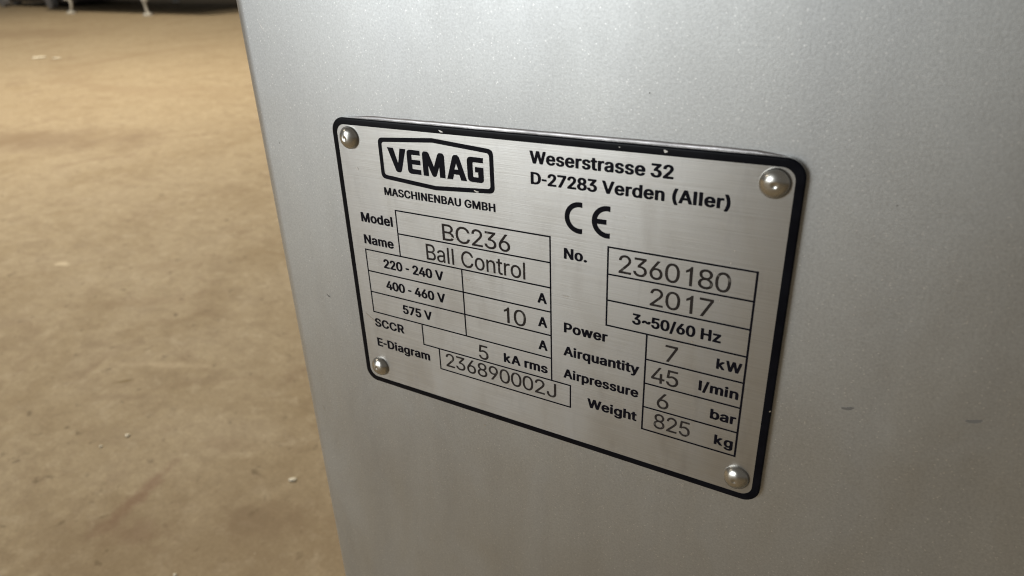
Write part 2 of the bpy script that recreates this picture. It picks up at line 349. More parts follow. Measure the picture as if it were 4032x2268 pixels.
GLY = {'R': {" ":[188,[]],"0":[406,[[210,523,166,520,126,506,94,484,72,459,49,419,32,371,23,323,20,275,21,211,29,155,41,115,65,67,92,35,118,15,158,-2,198,-7,238,-4,270,6,306,27,334,57,358,98,373,139,381,179,387,243,386,291,380,347,364,403,342,447,312,483,278,507,238,520],[206,460,230,456,254,444,272,427,286,406,301,371,309,339,315,299,316,267,310,187,293,123,274,91,257,75,230,61,206,58,182,60,158,69,140,83,122,107,110,130,98,171,90,267,99,347,108,379,123,411,142,435,158,448,182,458]]],"1":[405,[[292,514,286,519,246,518,221,482,189,449,126,410,123,402,123,346,125,343,182,367,213,389,218,386,220,10,221,2,229,0,286,0,292,10]]],"2":[406,[[226,522,190,523,158,519,118,504,94,489,71,466,48,426,41,402,37,370,46,362,103,362,109,370,113,402,134,436,154,450,190,459,230,456,254,446,282,418,293,386,292,362,282,330,263,298,38,55,36,50,35,26,38,1,368,2,371,58,366,63,138,66,308,250,346,306,359,346,362,378,359,410,350,434,334,462,316,482,286,503,254,516]]],"3":[406,[[349,515,45,515,41,499,41,459,50,452,255,451,131,307,128,259,130,251,138,248,210,245,234,240,262,227,285,203,297,179,300,163,300,139,296,115,282,92,250,68,218,59,178,58,138,69,117,83,102,99,90,132,84,139,26,140,18,137,19,107,34,72,58,42,98,14,130,2,170,-5,210,-6,250,0,290,14,314,29,345,59,360,83,371,115,374,155,367,195,353,227,330,254,290,282,258,293,209,299,350,459,354,467,354,491,354,507]]],"4":[406,[[290,514,286,517,238,517,220,514,15,170,11,154,11,122,14,108,22,106,246,106,254,98,253,18,256,2,318,0,324,10,326,104,390,106,394,130,394,162,390,170,326,172,323,322,318,325,278,326,254,322,253,178,246,171,102,171,95,178,284,498]]],"5":[406,[[344,515,74,517,67,507,39,259,42,255,106,247,125,259,154,272,186,277,218,275,254,259,273,243,289,219,298,183,296,131,282,102,258,77,226,61,178,59,146,70,116,99,104,131,98,138,42,138,34,136,32,131,35,107,52,67,71,43,89,27,130,5,162,-4,202,-7,234,-4,266,5,306,28,330,50,360,99,368,123,372,155,368,211,353,251,339,275,322,295,282,324,234,339,186,340,154,333,122,317,117,323,130,443,135,451,338,452,348,459,348,499]]],"6":[406,[[299,515,230,517,222,511,79,299,54,251,40,211,35,171,37,139,44,107,54,82,74,51,99,27,134,6,158,-2,198,-7,230,-5,254,0,286,13,310,29,332,51,357,91,364,115,370,163,366,203,352,243,329,275,302,298,270,313,222,322,174,319,173,323,300,507],[238,259,274,235,294,198,299,155,291,115,269,83,254,70,238,63,206,57,166,63,150,71,129,91,112,123,106,171,112,203,134,238,166,259,198,266,214,266]]],"7":[406,[[370,514,365,517,149,517,45,517,36,514,34,458,45,452,293,450,71,10,73,2,141,0,149,8,371,450]]],"8":[406,[[214,523,162,520,122,506,87,483,66,461,55,443,46,419,42,395,47,347,52,331,67,307,82,290,106,275,108,267,74,248,48,219,28,179,24,147,27,107,35,83,50,59,66,41,96,19,122,7,154,-2,194,-7,242,-4,282,6,314,22,332,35,354,57,370,83,380,115,382,147,377,179,357,219,330,248,297,267,300,275,331,299,355,339,361,363,363,387,361,411,353,435,330,471,298,498,266,513],[218,459,234,456,261,443,282,419,289,403,290,387,288,355,281,339,269,323,247,307,218,298,178,300,144,315,123,339,114,371,116,403,130,429,154,449,186,459],[202,235,226,234,266,219,282,206,298,187,307,163,307,123,296,99,282,83,266,71,234,60,178,59,138,71,114,91,98,123,98,163,107,187,122,206,138,219,157,227,178,234]]],"9":[406,[[226,522,198,523,158,519,110,498,90,482,67,458,48,426,41,402,35,354,39,314,54,274,78,240,110,215,158,198,206,195,238,202,106,10,106,2,110,0,174,0,182,4,326,217,351,266,365,306,370,338,369,378,364,402,348,442,324,474,295,498,270,511],[222,458,260,442,286,411,294,394,299,370,299,338,290,306,275,282,262,271,240,258,214,251,182,253,166,258,139,274,121,298,113,314,108,338,108,378,118,410,146,442,158,450,182,459]]],"B":[447,[[281,514,149,517,59,514,58,18,61,1,245,0,309,5,349,18,375,34,397,55,413,82,421,106,425,138,424,162,416,194,404,218,389,236,365,255,339,266,338,274,375,298,397,330,405,370,403,410,387,450,365,477,333,499,301,511],[269,450,285,446,307,434,321,418,329,402,333,386,333,362,321,330,293,306,253,293,141,293,133,297,132,450],[285,227,325,206,341,186,348,170,354,146,353,130,345,106,333,90,309,74,277,67,132,66,133,227,149,231,245,231]]],"C":[501,[[281,523,225,520,185,508,137,482,105,453,79,419,59,379,43,323,38,275,40,219,50,163,73,107,97,73,129,41,177,12,217,-2,265,-7,305,-4,345,5,369,14,403,35,430,59,457,96,472,131,480,163,473,169,409,166,390,123,369,98,337,76,289,61,241,63,201,77,169,99,138,139,123,171,116,195,111,251,114,307,124,347,139,379,161,409,192,435,225,449,257,456,281,456,313,450,348,435,377,411,393,388,409,350,473,348,480,355,469,395,457,421,436,451,411,475,393,489,353,509,313,520]]],"J":[387,[[340,515,274,516,270,507,269,139,263,107,249,83,229,67,202,59,170,59,146,67,130,79,115,99,107,123,105,171,101,179,33,179,32,123,45,75,59,51,73,35,90,21,114,8,146,-3,170,-6,202,-6,234,-2,266,10,292,27,315,51,329,75,340,107,344,139,344,507]]],"a":[380,[[249,385,223,391,183,392,151,387,119,378,87,360,70,345,56,329,39,297,47,290,103,275,127,305,151,321,175,329,207,331,231,327,247,318,261,305,271,283,273,257,271,249,264,241,247,236,143,222,111,214,79,201,63,190,39,162,32,145,28,113,31,81,36,65,47,45,64,25,103,2,151,-8,207,-3,247,16,271,40,275,33,274,17,279,0,335,0,343,5,344,257,338,305,322,337,303,359,279,375],[271,183,273,137,268,113,255,89,231,68,215,59,199,56,159,54,127,63,106,81,98,113,107,137,119,149,159,165]]],"l":[177,[[122,514,85,517,52,514,51,26,53,1,118,0,124,10]]],"n":[401,[[276,386,237,392,205,391,189,387,153,370,125,342,121,346,119,354,119,378,113,386,69,387,53,384,50,378,50,34,53,1,119,2,120,234,125,266,135,290,157,313,189,327,213,329,237,326,263,314,277,300,289,274,293,242,294,10,297,2,361,2,365,18,365,234,360,290,350,322,333,348,309,370]]],"o":[406,[[261,386,227,392,187,391,155,385,131,375,107,360,75,329,59,306,42,266,33,218,32,178,37,138,53,90,72,58,95,34,123,14,163,-3,195,-8,235,-7,267,0,299,14,331,38,354,66,371,98,379,122,388,170,388,210,382,250,370,290,351,322,323,353,299,370],[211,330,235,328,259,319,290,290,311,242,317,194,311,138,299,109,286,90,267,71,251,61,211,55,187,57,163,65,141,82,127,98,110,138,104,186,109,242,117,266,131,290,144,306,163,319,187,328]]],"r":[250,[[251,386,245,391,229,393,181,388,149,372,125,348,118,354,118,378,112,386,69,387,53,384,50,378,50,34,53,1,119,2,120,242,126,274,135,290,149,306,173,319,197,325,245,323,251,330]]],"t":[218,[[129,478,67,478,62,470,62,390,7,385,4,382,4,334,15,327,61,326,63,86,73,46,92,22,119,5,159,-4,199,-2,215,1,220,6,207,59,199,61,175,58,151,62,141,70,135,86,134,326,207,328,211,334,211,382,199,387,133,390,133,470]]]},
       'B': {" ":[188,[]],"(":[309,[[262,578,185,578,166,570,158,562,130,506,104,434,86,362,75,290,71,226,73,178,83,114,98,58,125,-14,158,-78,169,-89,193,-96,265,-94,281,-87,289,-78,288,-70,247,26,225,90,212,146,206,210,210,298,225,378,252,466,289,554,288,562,281,570]]],")":[309,[[122,578,45,578,29,571,21,562,21,554,52,482,78,402,95,322,103,250,101,178,86,98,60,18,21,-70,21,-78,27,-86,53,-96,125,-94,145,-86,151,-78,184,-14,209,50,226,114,236,178,238,226,234,298,223,362,207,426,186,490,155,554,144,570]]],"-":[271,[[243,275,214,283,53,283,38,279,21,267,20,203,29,192,53,185,230,187,246,195,251,203,251,259,250,267]]],".":[224,[[129,126,98,126,74,119,50,103,37,86,32,62,37,38,47,22,69,6,98,-3,138,-2,171,14,190,38,195,54,194,70,185,94,162,115]]],"/":[285,[[278,566,254,572,198,573,174,567,162,558,-2,-50,-2,-60,14,-73,30,-76,94,-76,118,-67,125,-58,288,550,287,558]]],"0":[437,[[231,555,182,553,134,540,102,522,67,491,40,451,23,411,11,363,4,299,6,227,14,171,31,115,53,75,80,43,118,16,158,1,206,-6,254,-4,294,5,334,25,366,52,390,84,412,131,426,187,432,243,432,307,424,371,411,419,388,467,358,504,321,531,278,548],[222,459,238,454,253,443,266,427,279,403,295,347,300,275,295,203,280,147,267,123,254,107,238,95,222,90,206,92,192,99,176,115,161,139,144,195,137,275,143,347,150,379,162,411,177,435,190,448,206,457]]],"2":[437,[[245,554,206,555,174,552,142,544,110,530,84,514,59,490,43,466,32,442,23,402,23,378,30,370,46,363,118,362,146,370,153,378,158,410,169,434,185,450,206,459,230,458,246,451,258,442,272,418,276,394,269,354,244,314,22,74,21,18,26,10,38,3,62,0,382,0,406,7,416,18,417,74,414,82,398,94,382,97,203,98,310,211,363,274,397,330,408,378,408,410,401,442,386,474,367,498,338,522,310,537,278,548]]],"3":[437,[[377,547,58,548,42,545,27,531,26,475,28,467,42,456,66,452,223,451,114,323,113,267,122,256,138,249,210,247,242,239,268,219,277,203,284,179,282,139,269,115,250,99,218,90,186,93,159,107,142,131,136,155,122,167,106,171,34,172,8,163,1,155,1,139,16,91,42,55,82,24,122,7,170,-4,218,-7,266,-2,306,9,342,27,373,51,399,83,416,123,421,163,416,203,405,235,383,267,357,291,330,308,273,331,399,475,399,531,394,539]]],"4":[437,[[319,546,238,549,222,546,208,538,-4,178,-3,122,14,109,30,106,230,105,238,98,238,18,254,4,270,0,342,1,364,10,370,18,371,98,374,104,422,108,433,114,441,130,441,178,433,194,414,202,374,204,371,210,371,338,366,346,350,355,270,357,246,349,238,338,238,209,230,203,166,203,158,203,153,210,337,522,338,530,333,538]]],"5":[437,[[371,547,90,549,66,544,53,531,23,275,26,267,34,259,50,253,122,246,143,251,168,267,186,274,210,277,226,275,250,262,266,243,278,219,283,195,281,155,268,123,244,99,218,90,194,93,172,107,159,123,148,155,130,168,50,170,26,163,18,155,17,139,24,107,35,83,66,45,106,17,146,2,194,-6,242,-5,282,2,322,19,354,40,380,67,400,99,410,123,417,155,417,211,402,265,375,307,340,339,290,363,234,373,178,369,167,371,178,452,362,452,386,460,394,475,393,531,386,540]]],"6":[437,[[326,547,238,548,214,538,77,339,45,283,30,243,21,203,20,171,26,131,38,98,56,67,78,43,111,19,149,3,190,-5,230,-7,270,-2,310,11,342,29,367,51,392,83,407,115,416,155,415,203,406,243,385,283,358,312,326,333,286,347,234,355,348,523,348,531,343,539],[238,261,261,243,276,219,283,187,282,155,274,131,257,107,238,93,214,89,188,99,167,123,155,155,154,195,164,227,183,251,206,264,222,265]]],"7":[437,[[399,546,380,549,52,549,36,545,20,532,18,474,21,466,36,455,52,452,269,450,55,26,54,18,60,10,84,0,156,0,180,6,193,18,418,466,418,530,413,538]]],"8":[437,[[231,555,170,551,122,537,75,507,43,467,33,443,28,419,29,371,37,347,49,323,80,291,79,283,49,259,26,227,13,195,8,163,10,131,19,99,38,67,58,46,84,27,122,9,162,-2,202,-6,250,-5,290,1,330,15,362,33,392,59,410,83,423,115,428,147,426,187,415,219,394,251,357,283,356,291,387,323,405,363,409,411,405,435,397,459,369,499,330,529,282,548],[226,459,249,451,265,435,274,411,275,387,268,363,250,340,234,332,210,330,187,339,172,355,162,379,161,403,167,427,178,443,202,458],[218,235,250,228,273,211,288,187,293,163,290,139,279,115,258,98,226,89,194,92,164,107,148,131,143,155,148,187,163,211,186,228]]],"A":[502,[[310,546,296,549,216,549,192,541,183,530,0,26,-1,18,8,8,32,0,104,0,120,3,133,10,139,18,181,138,192,142,320,142,334,138,377,18,392,5,408,0,488,1,504,6,516,18,515,26,330,530,325,538],[256,357,297,242,288,239,224,239,217,242]]],"B":[478,[[301,546,76,549,52,541,42,530,42,26,43,18,49,10,60,3,76,0,268,0,340,8,380,20,412,38,436,59,457,90,466,114,472,146,471,178,466,202,456,226,444,245,397,290,428,318,447,354,452,402,445,442,424,482,390,514,348,535],[276,450,300,438,309,426,316,410,317,378,312,362,302,346,284,332,268,327,188,325,180,328,179,450],[292,227,317,210,328,194,335,178,337,154,335,138,321,114,308,104,284,98,178,98,179,226,188,231,268,231]]],"C":[532,[[299,555,240,552,192,541,144,519,104,488,72,451,46,403,29,347,23,291,25,227,37,171,57,123,83,83,120,47,164,19,216,1,272,-7,320,-5,368,5,408,20,446,43,472,67,497,99,516,139,526,179,523,187,514,195,496,200,424,200,408,197,394,187,377,147,359,123,328,102,296,93,264,95,233,107,208,126,186,155,171,187,161,227,157,275,161,323,171,363,187,395,205,419,232,441,256,452,280,456,312,452,336,443,357,427,371,411,392,363,401,355,416,349,496,349,512,353,524,363,526,371,521,395,505,435,485,467,454,499,419,523,384,539,344,550]]],"D":[524,[[289,546,76,549,52,541,42,530,42,26,43,18,49,10,60,3,76,0,252,0,300,5,348,17,396,38,435,66,468,103,492,146,505,186,511,218,515,290,506,362,485,418,452,467,406,506,356,531],[260,451,296,442,324,426,347,402,361,378,373,346,380,298,380,250,374,210,364,178,351,154,331,130,309,114,284,104,260,99,180,97,179,450]]],"E":[441,[[407,546,388,549,76,549,60,545,44,533,42,26,43,18,52,7,76,0,396,0,420,8,428,18,429,74,427,82,412,93,396,97,179,98,179,226,188,229,380,229,396,234,406,242,409,250,409,274,409,306,404,314,388,324,188,326,180,329,179,450,388,452,412,456,423,466,426,474,426,522,421,538]]],"G":[542,[[298,555,240,553,192,541,144,519,104,489,72,451,46,403,29,347,23,291,25,227,36,171,56,123,82,83,120,46,164,19,216,1,272,-6,328,-4,376,6,416,23,456,49,488,83,509,115,524,155,531,203,532,275,528,283,517,291,496,296,296,295,280,291,269,283,265,275,265,219,272,208,288,201,392,197,395,195,389,171,374,139,360,123,336,105,312,96,280,93,256,97,232,108,212,123,191,147,174,179,162,219,158,259,159,307,166,347,178,379,198,411,224,436,248,449,272,455,304,454,328,446,352,429,368,411,392,363,401,355,416,350,504,350,520,358,528,371,517,411,501,443,477,475,453,499,417,523,384,538,344,549]]],"H":[539,[[491,546,476,549,404,548,388,543,375,530,372,329,179,330,178,530,164,544,148,548,76,549,60,545,48,538,42,530,42,522,42,34,43,18,49,10,60,3,76,0,148,0,164,5,178,18,179,226,188,232,196,232,364,232,372,229,374,226,375,18,388,5,404,0,476,0,492,3,504,10,510,18,511,26,511,522,510,530,505,538]]],"I":[223,[[168,546,148,551,68,550,52,544,42,530,42,26,48,10,68,1,156,1,172,8,180,18,181,530,178,538]]],"M":[650,[[602,546,588,549,492,549,476,545,463,538,332,207,200,538,188,545,172,549,116,549,68,548,48,538,42,530,42,522,42,34,43,18,49,10,60,3,76,0,140,0,164,6,175,18,176,226,180,239,268,18,274,10,292,2,308,0,364,0,388,9,396,18,484,243,487,18,500,5,516,0,588,0,604,3,615,10,621,18,622,26,622,522,621,530,616,538]]],"N":[545,[[497,546,412,548,396,544,381,530,380,233,378,242,372,245,185,538,172,545,156,549,84,549,62,546,48,538,42,530,42,522,42,34,43,18,49,10,60,3,76,0,148,0,164,5,178,18,180,312,374,10,396,1,468,0,492,1,511,10,517,18,517,26,517,522,517,530,512,538]]],"P":[467,[[296,546,76,549,52,541,42,530,42,26,43,18,49,10,60,3,76,0,148,0,164,5,178,18,180,184,292,188,324,193,356,204,384,218,412,240,434,266,447,290,461,338,462,378,454,426,436,466,409,498,375,522,340,537],[268,451,284,447,304,434,315,418,322,402,327,362,323,338,314,314,300,298,276,285,244,282,180,285,179,450]]],"R":[471,[[298,546,76,549,52,541,42,530,42,26,43,18,49,10,60,3,76,0,148,0,164,5,178,18,179,194,188,198,228,198,240,194,341,10,364,1,444,0,468,5,480,18,480,26,375,218,423,258,441,282,452,306,461,338,463,370,461,402,454,434,433,474,403,506,356,532],[268,451,284,448,300,439,313,426,321,410,326,386,327,362,322,338,315,322,299,306,276,297,180,297,179,450]]],"S":[469,[[284,553,238,555,198,552,158,543,124,529,94,511,64,481,49,457,37,425,34,385,39,353,55,321,78,295,108,273,142,256,291,209,315,193,325,177,326,145,320,129,310,115,284,97,246,89,214,92,186,105,166,129,156,161,149,169,134,175,54,176,30,169,23,161,21,145,31,105,43,81,61,57,78,41,110,20,142,6,174,-2,222,-8,278,-7,326,1,366,16,406,41,430,65,449,97,459,129,462,169,454,209,435,241,414,263,382,285,350,300,206,345,183,361,172,377,170,409,182,433,206,451,238,458,270,455,297,441,311,425,321,393,329,385,342,380,422,378,438,382,453,393,453,417,444,449,430,473,410,497,382,519,350,536,318,547]]],"U":[539,[[492,546,476,549,404,548,388,543,375,530,375,202,372,170,360,138,340,114,314,98,276,92,244,96,214,114,194,138,181,170,178,202,178,530,164,544,148,548,76,549,60,545,48,538,42,530,42,522,44,162,55,122,71,90,97,58,124,35,164,13,212,-2,268,-8,324,-5,372,6,415,26,448,50,477,82,501,130,511,186,511,530,506,538]]],"V":[502,[[497,546,480,549,408,548,382,538,377,530,264,207,256,199,139,530,133,538,120,545,104,549,32,549,8,541,-1,530,186,18,200,5,224,0,296,0,320,7,332,18,515,522,516,530,511,538]]],"W":[708,[[704,546,688,549,616,548,600,544,585,530,512,247,504,260,434,530,424,541,400,549,328,549,308,546,294,538,288,530,216,257,208,251,136,530,131,538,112,547,72,549,24,548,4,538,-1,530,0,522,137,18,143,10,168,0,248,0,264,3,280,12,284,18,360,299,440,14,456,3,472,0,552,0,578,10,584,18,722,522,723,530,718,538]]],"a":[411,[[272,417,230,424,198,424,158,419,118,408,86,391,58,369,39,345,26,321,24,313,26,305,34,297,110,275,126,275,145,281,169,313,198,329,222,330,238,324,249,313,255,297,257,273,254,270,150,253,102,241,55,217,26,185,16,161,13,137,14,105,20,81,32,57,45,41,62,25,90,9,134,-5,182,-8,222,-5,262,8,294,0,358,0,374,4,390,17,391,273,385,321,370,353,342,385,310,405],[254,174,258,169,258,153,252,129,243,113,227,97,213,89,190,85,166,89,155,97,147,113,146,129,150,145,157,153,190,167]]],"b":[446,[[149,546,133,549,61,548,45,541,35,530,35,18,45,8,69,0,133,0,165,10,197,-2,229,-7,269,-7,309,0,349,17,382,42,409,74,425,106,438,146,444,194,443,242,433,290,416,330,394,362,365,389,333,407,293,420,253,424,213,422,173,412,168,418,167,530,162,538],[261,325,283,306,300,274,310,226,308,178,297,138,278,106,255,90,229,88,213,94,199,106,179,138,168,186,169,242,179,282,201,314,213,323,229,329,245,329]]],"d":[446,[[407,546,386,549,322,548,298,538,293,530,293,418,290,410,258,420,218,424,178,422,146,414,117,402,90,385,66,362,44,330,27,290,18,242,17,194,23,146,39,98,58,66,82,39,114,16,162,-2,218,-8,266,-2,298,11,330,0,394,0,418,9,425,18,425,530,420,538],[242,326,267,306,284,274,293,234,293,186,285,146,269,114,242,91,218,87,202,91,186,103,163,138,151,186,152,234,164,282,185,314,210,328,226,330]]],"e":[426,[[280,418,234,424,194,423,154,415,122,402,90,381,63,354,42,322,29,290,19,250,16,194,23,146,36,106,54,74,83,42,117,18,154,2,194,-6,242,-8,282,-3,322,8,356,26,385,50,403,74,418,106,418,114,412,122,402,127,322,145,297,138,289,130,275,106,258,92,242,87,218,87,202,92,181,106,160,138,153,162,154,166,162,169,394,170,410,174,424,186,425,234,420,274,410,306,395,338,377,362,346,389,314,407],[226,330,242,327,261,314,274,297,287,266,274,261,234,261,162,261,155,266,164,290,183,314,202,326]]],"g":[447,[[262,419,218,424,178,422,139,411,106,395,76,371,50,339,30,299,20,259,17,195,25,139,46,91,79,51,122,24,170,9,234,6,290,18,293,11,290,-13,278,-37,258,-51,242,-56,218,-57,194,-52,171,-37,146,-8,122,-2,106,-3,90,-9,42,-36,36,-45,34,-53,48,-77,82,-111,122,-133,178,-147,226,-151,266,-148,306,-140,346,-125,372,-109,396,-85,415,-53,424,-21,426,19,425,403,417,411,394,419,330,419,314,416,298,407],[242,326,267,307,285,275,293,235,293,187,286,155,270,123,250,106,234,100,218,99,202,103,186,113,165,139,152,187,151,235,164,283,186,315,210,328,226,330]]],"h":[432,[[148,546,133,549,61,548,45,541,35,530,35,18,45,7,61,1,109,0,149,3,161,10,167,18,168,250,170,274,179,298,192,314,213,327,229,329,245,326,260,314,270,298,277,274,279,18,293,5,309,0,381,0,397,5,411,18,411,34,411,274,407,306,397,338,384,362,363,386,340,402,309,415,277,422,237,424,205,420,173,412,168,418,167,530,162,538]]],"i":[203,[[121,562,89,563,65,557,45,546,31,530,24,514,25,490,33,474,49,458,81,445,113,443,145,452,171,474,180,498,179,514,173,530,153,549],[142,418,65,419,49,415,35,402,35,26,35,18,41,10,57,2,137,0,153,5,167,18,168,394,167,402,161,410]]],"k":[458,[[148,546,133,549,61,548,45,541,35,530,35,18,45,7,69,0,141,1,161,10,167,18,168,138,173,147,285,8,301,1,317,0,389,0,413,6,425,18,424,26,260,234,406,386,412,394,412,402,405,411,381,419,301,419,285,416,269,407,173,308,168,314,167,530,162,538]]],"l":[208,[[152,546,133,549,61,548,45,542,35,530,35,26,41,10,61,1,141,0,157,5,170,18,171,522,166,538]]],"m":[632,[[461,426,429,424,397,418,365,405,341,389,301,414,253,425,205,423,165,410,133,419,85,419,61,418,42,410,35,402,35,394,35,26,35,18,41,10,53,3,69,0,133,0,157,7,167,18,168,274,175,298,186,314,205,327,221,330,237,323,245,316,255,290,257,18,269,6,293,0,357,0,383,10,389,18,389,26,390,282,395,298,405,314,421,327,437,330,461,321,472,306,477,290,478,18,493,5,509,0,581,0,604,10,610,18,611,26,611,274,609,306,601,338,581,373,549,401,509,419]]],"n":[432,[[299,418,269,423,229,424,197,419,165,407,133,419,69,419,45,411,35,402,35,26,35,18,45,7,69,0,133,0,157,7,167,18,168,250,170,274,179,298,192,314,213,327,229,329,245,326,260,314,270,298,277,274,279,18,293,5,325,0,389,2,405,10,411,18,411,266,403,322,389,354,362,386,333,406]]],"o":[437,[[284,418,242,424,202,423,162,416,122,401,90,380,63,354,42,322,26,282,17,234,17,186,23,146,37,106,55,74,83,42,117,18,154,2,194,-6,242,-8,282,-2,322,12,359,34,384,58,407,90,424,130,434,178,434,226,427,274,413,314,388,354,362,380,328,402],[250,324,264,314,278,298,293,266,301,226,299,178,288,138,268,106,245,90,218,87,202,91,186,103,163,138,151,186,152,234,165,282,187,314,202,325,218,329,234,329]]],"p":[446,[[296,419,261,424,221,423,189,417,165,407,133,419,69,419,45,412,36,403,35,-117,35,-125,41,-133,53,-139,69,-143,133,-143,149,-140,161,-133,167,-125,168,-117,168,3,173,6,213,-6,253,-8,293,-4,325,6,357,22,384,43,410,75,426,107,440,155,444,211,439,267,427,307,406,347,377,379,341,404],[261,325,274,315,287,299,302,267,309,227,308,179,298,139,279,107,253,89,229,88,213,94,197,107,178,139,168,187,169,243,180,283,202,315,229,329,245,329]]],"q":[446,[[386,419,322,418,298,407,250,422,202,424,162,419,122,405,82,378,50,339,30,299,18,243,17,187,24,139,38,99,63,59,86,35,106,21,130,8,162,-2,194,-7,226,-8,258,-4,290,6,293,3,293,-125,306,-137,322,-142,402,-141,418,-134,425,-125,426,395,424,403,416,411],[242,326,266,307,284,275,292,235,292,179,282,139,266,111,243,91,218,87,202,91,190,99,166,131,152,179,152,235,164,283,186,315,210,328,226,330]]],"r":[281,[[286,418,269,423,221,424,197,422,157,410,133,419,69,419,45,411,35,402,35,26,35,18,45,7,69,0,133,0,157,7,167,18,168,258,171,282,184,306,206,322,229,326,269,323,285,327,293,333,297,346,297,402,295,410]]],"s":[387,[[265,418,228,424,188,424,156,420,120,410,92,396,67,378,46,354,34,330,29,298,32,266,41,242,60,218,84,199,116,183,228,153,241,146,249,130,249,114,238,98,225,90,204,86,180,88,164,98,153,114,147,130,140,138,124,144,100,145,44,133,22,122,18,114,21,98,41,58,68,30,108,8,148,-4,188,-8,236,-6,276,2,315,18,340,34,362,58,379,90,385,122,382,154,368,186,348,209,324,225,300,236,188,266,173,274,166,282,163,298,167,314,180,326,196,332,212,332,228,327,240,314,254,290,268,282,284,278,300,279,356,291,369,298,375,306,377,314,368,338,340,378,307,402]]],"t":[249,[[154,510,78,511,54,502,48,494,47,486,47,422,6,416,-8,406,-11,398,-12,350,-9,342,6,330,47,326,47,102,54,70,66,46,91,22,126,4,174,-4,222,-2,254,7,263,14,265,30,254,78,247,86,222,93,190,90,184,94,181,102,180,326,230,328,247,334,258,350,258,398,254,406,238,416,180,422,179,494,173,502]]],"u":[432,[[400,413,381,419,309,419,293,415,280,405,278,397,276,149,268,125,257,109,237,94,221,90,205,92,190,101,178,117,170,141,168,397,165,405,157,413,141,418,109,419,61,418,46,413,37,405,35,397,35,173,37,125,44,93,55,69,72,45,89,29,133,6,189,-5,237,-2,285,12,309,1,381,1,396,5,407,13,411,21,411,397,409,405]]],"w":[589,[[573,418,495,419,469,410,462,402,415,239,370,402,363,410,351,417,335,419,263,419,239,407,234,402,191,244,183,253,141,402,134,410,111,419,55,419,31,418,12,410,6,402,6,394,120,18,126,10,151,0,191,0,223,0,246,10,253,18,303,185,351,18,357,10,383,0,431,0,461,2,477,10,483,18,597,394,597,402,591,410]]],"y":[411,[[405,417,321,419,305,416,293,409,287,401,217,209,209,204,138,401,133,409,121,416,105,419,33,419,17,416,1,403,1,393,143,17,125,-31,114,-47,65,-48,50,-55,44,-63,30,-119,33,-127,41,-133,65,-141,97,-145,129,-144,161,-138,201,-119,220,-103,239,-79,255,-47,424,393,424,401,419,409]]],"z":[402,[[362,418,66,419,50,417,37,410,30,394,30,346,33,338,42,329,66,323,219,322,27,74,24,66,24,26,24,18,30,10,50,1,98,0,354,0,371,2,386,10,392,18,393,74,390,82,378,92,354,96,198,98,385,346,385,402,378,411]]],"~":[459,[[220,299,180,306,140,304,100,291,74,275,49,243,38,211,34,171,39,163,52,154,68,150,124,150,146,155,158,163,165,195,172,208,228,165,260,147,300,138,340,138,376,147,407,163,428,183,444,211,452,243,453,275,436,289,420,292,364,293,340,287,327,275,324,251,316,234,253,283]]]}}

def text_loops(style, s, x0, x1, yb, cap):
    G = GLY[style]
    capu = {'R': 519.0, 'B': 549.0}[style]
    k = cap / capu
    pen = 0; L = []
    for ch in s:
        adv, loops = G[ch]
        for l in loops: L.append([(pen + l[i], l[i + 1]) for i in range(0, len(l), 2)])
        pen += adv
    xs = [p[0] for l in L for p in l]
    a, b = min(xs), max(xs)
    kx = (x1 - x0) / (b - a)
    return [[(x0 + (p[0] - a) * kx, yb - p[1] * k) for p in l] for l in L]

# ------------------------------------------------------------------ floor
bm = bmesh.new()
bmesh.ops.create_grid(bm, x_segments=1, y_segments=1, size=45)
floor = bm_obj('floor', bm, 'floor')
floor.location = (-15, 5, FLOOR)
tag(floor, 'dusty brown concrete floor of the hall', 'floor', kind='structure')

# ------------------------------------------------------------------ machine cabinet (blasted sheet steel, one bent corner in view)
PANEL_Y = 0.0019                              # panel face behind the plate face
def cabinet_mesh():
    bm = bmesh.new()
    r = 0.0080
    rows = []
    ztop, zbot = 0.42, -0.53
    nz = 40
    for i in range(nz + 1):
        z = ztop + (zbot - ztop) * i / nz
        Y = -z / S
        xl = (-0.2580 + 0.0042 * (Y + 0.28) / 1.8) * S         # start of the bend; the edge is not quite plumb
        row = []
        row.append((0.62, PANEL_Y + 0.5, z))
        row.append((0.62, PANEL_Y, z))
        for q in range(1, 12): row.append((0.62 + (xl - 0.62) * q / 12, PANEL_Y, z))
        for k in range(9):
            a = math.radians(90 * k / 8)
            row.append((xl - r * math.sin(a), PANEL_Y + r - r * math.cos(a), z))
        row.append((xl - r, PANEL_Y + 0.5, z))
        rows.append([bm.verts.new(p) for p in row])
    n = len(rows[0])
    for i in range(nz):
        for j in range(n):
            bm.faces.new((rows[i][j], rows[i + 1][j], rows[i + 1][(j + 1) % n], rows[i][(j + 1) % n]))
    bm.faces.new(rows[0]); bm.faces.new(list(reversed(rows[-1])))
    bmesh.ops.recalc_face_normals(bm, faces=bm.faces[:])
    return bm
cab = thing('machine_cabinet', 'matt silver grey sheet steel machine cabinet with rounded vertical corner, behind the nameplate', 'machine cabinet')
cab.matrix_world = RIG
shell = bm_obj('casing', cabinet_mesh(), 'blasted', cab)
for p in shell.data.polygons: p.use_smooth = len(p.vertices) == 4 and abs(p.normal.x) < 0.9999

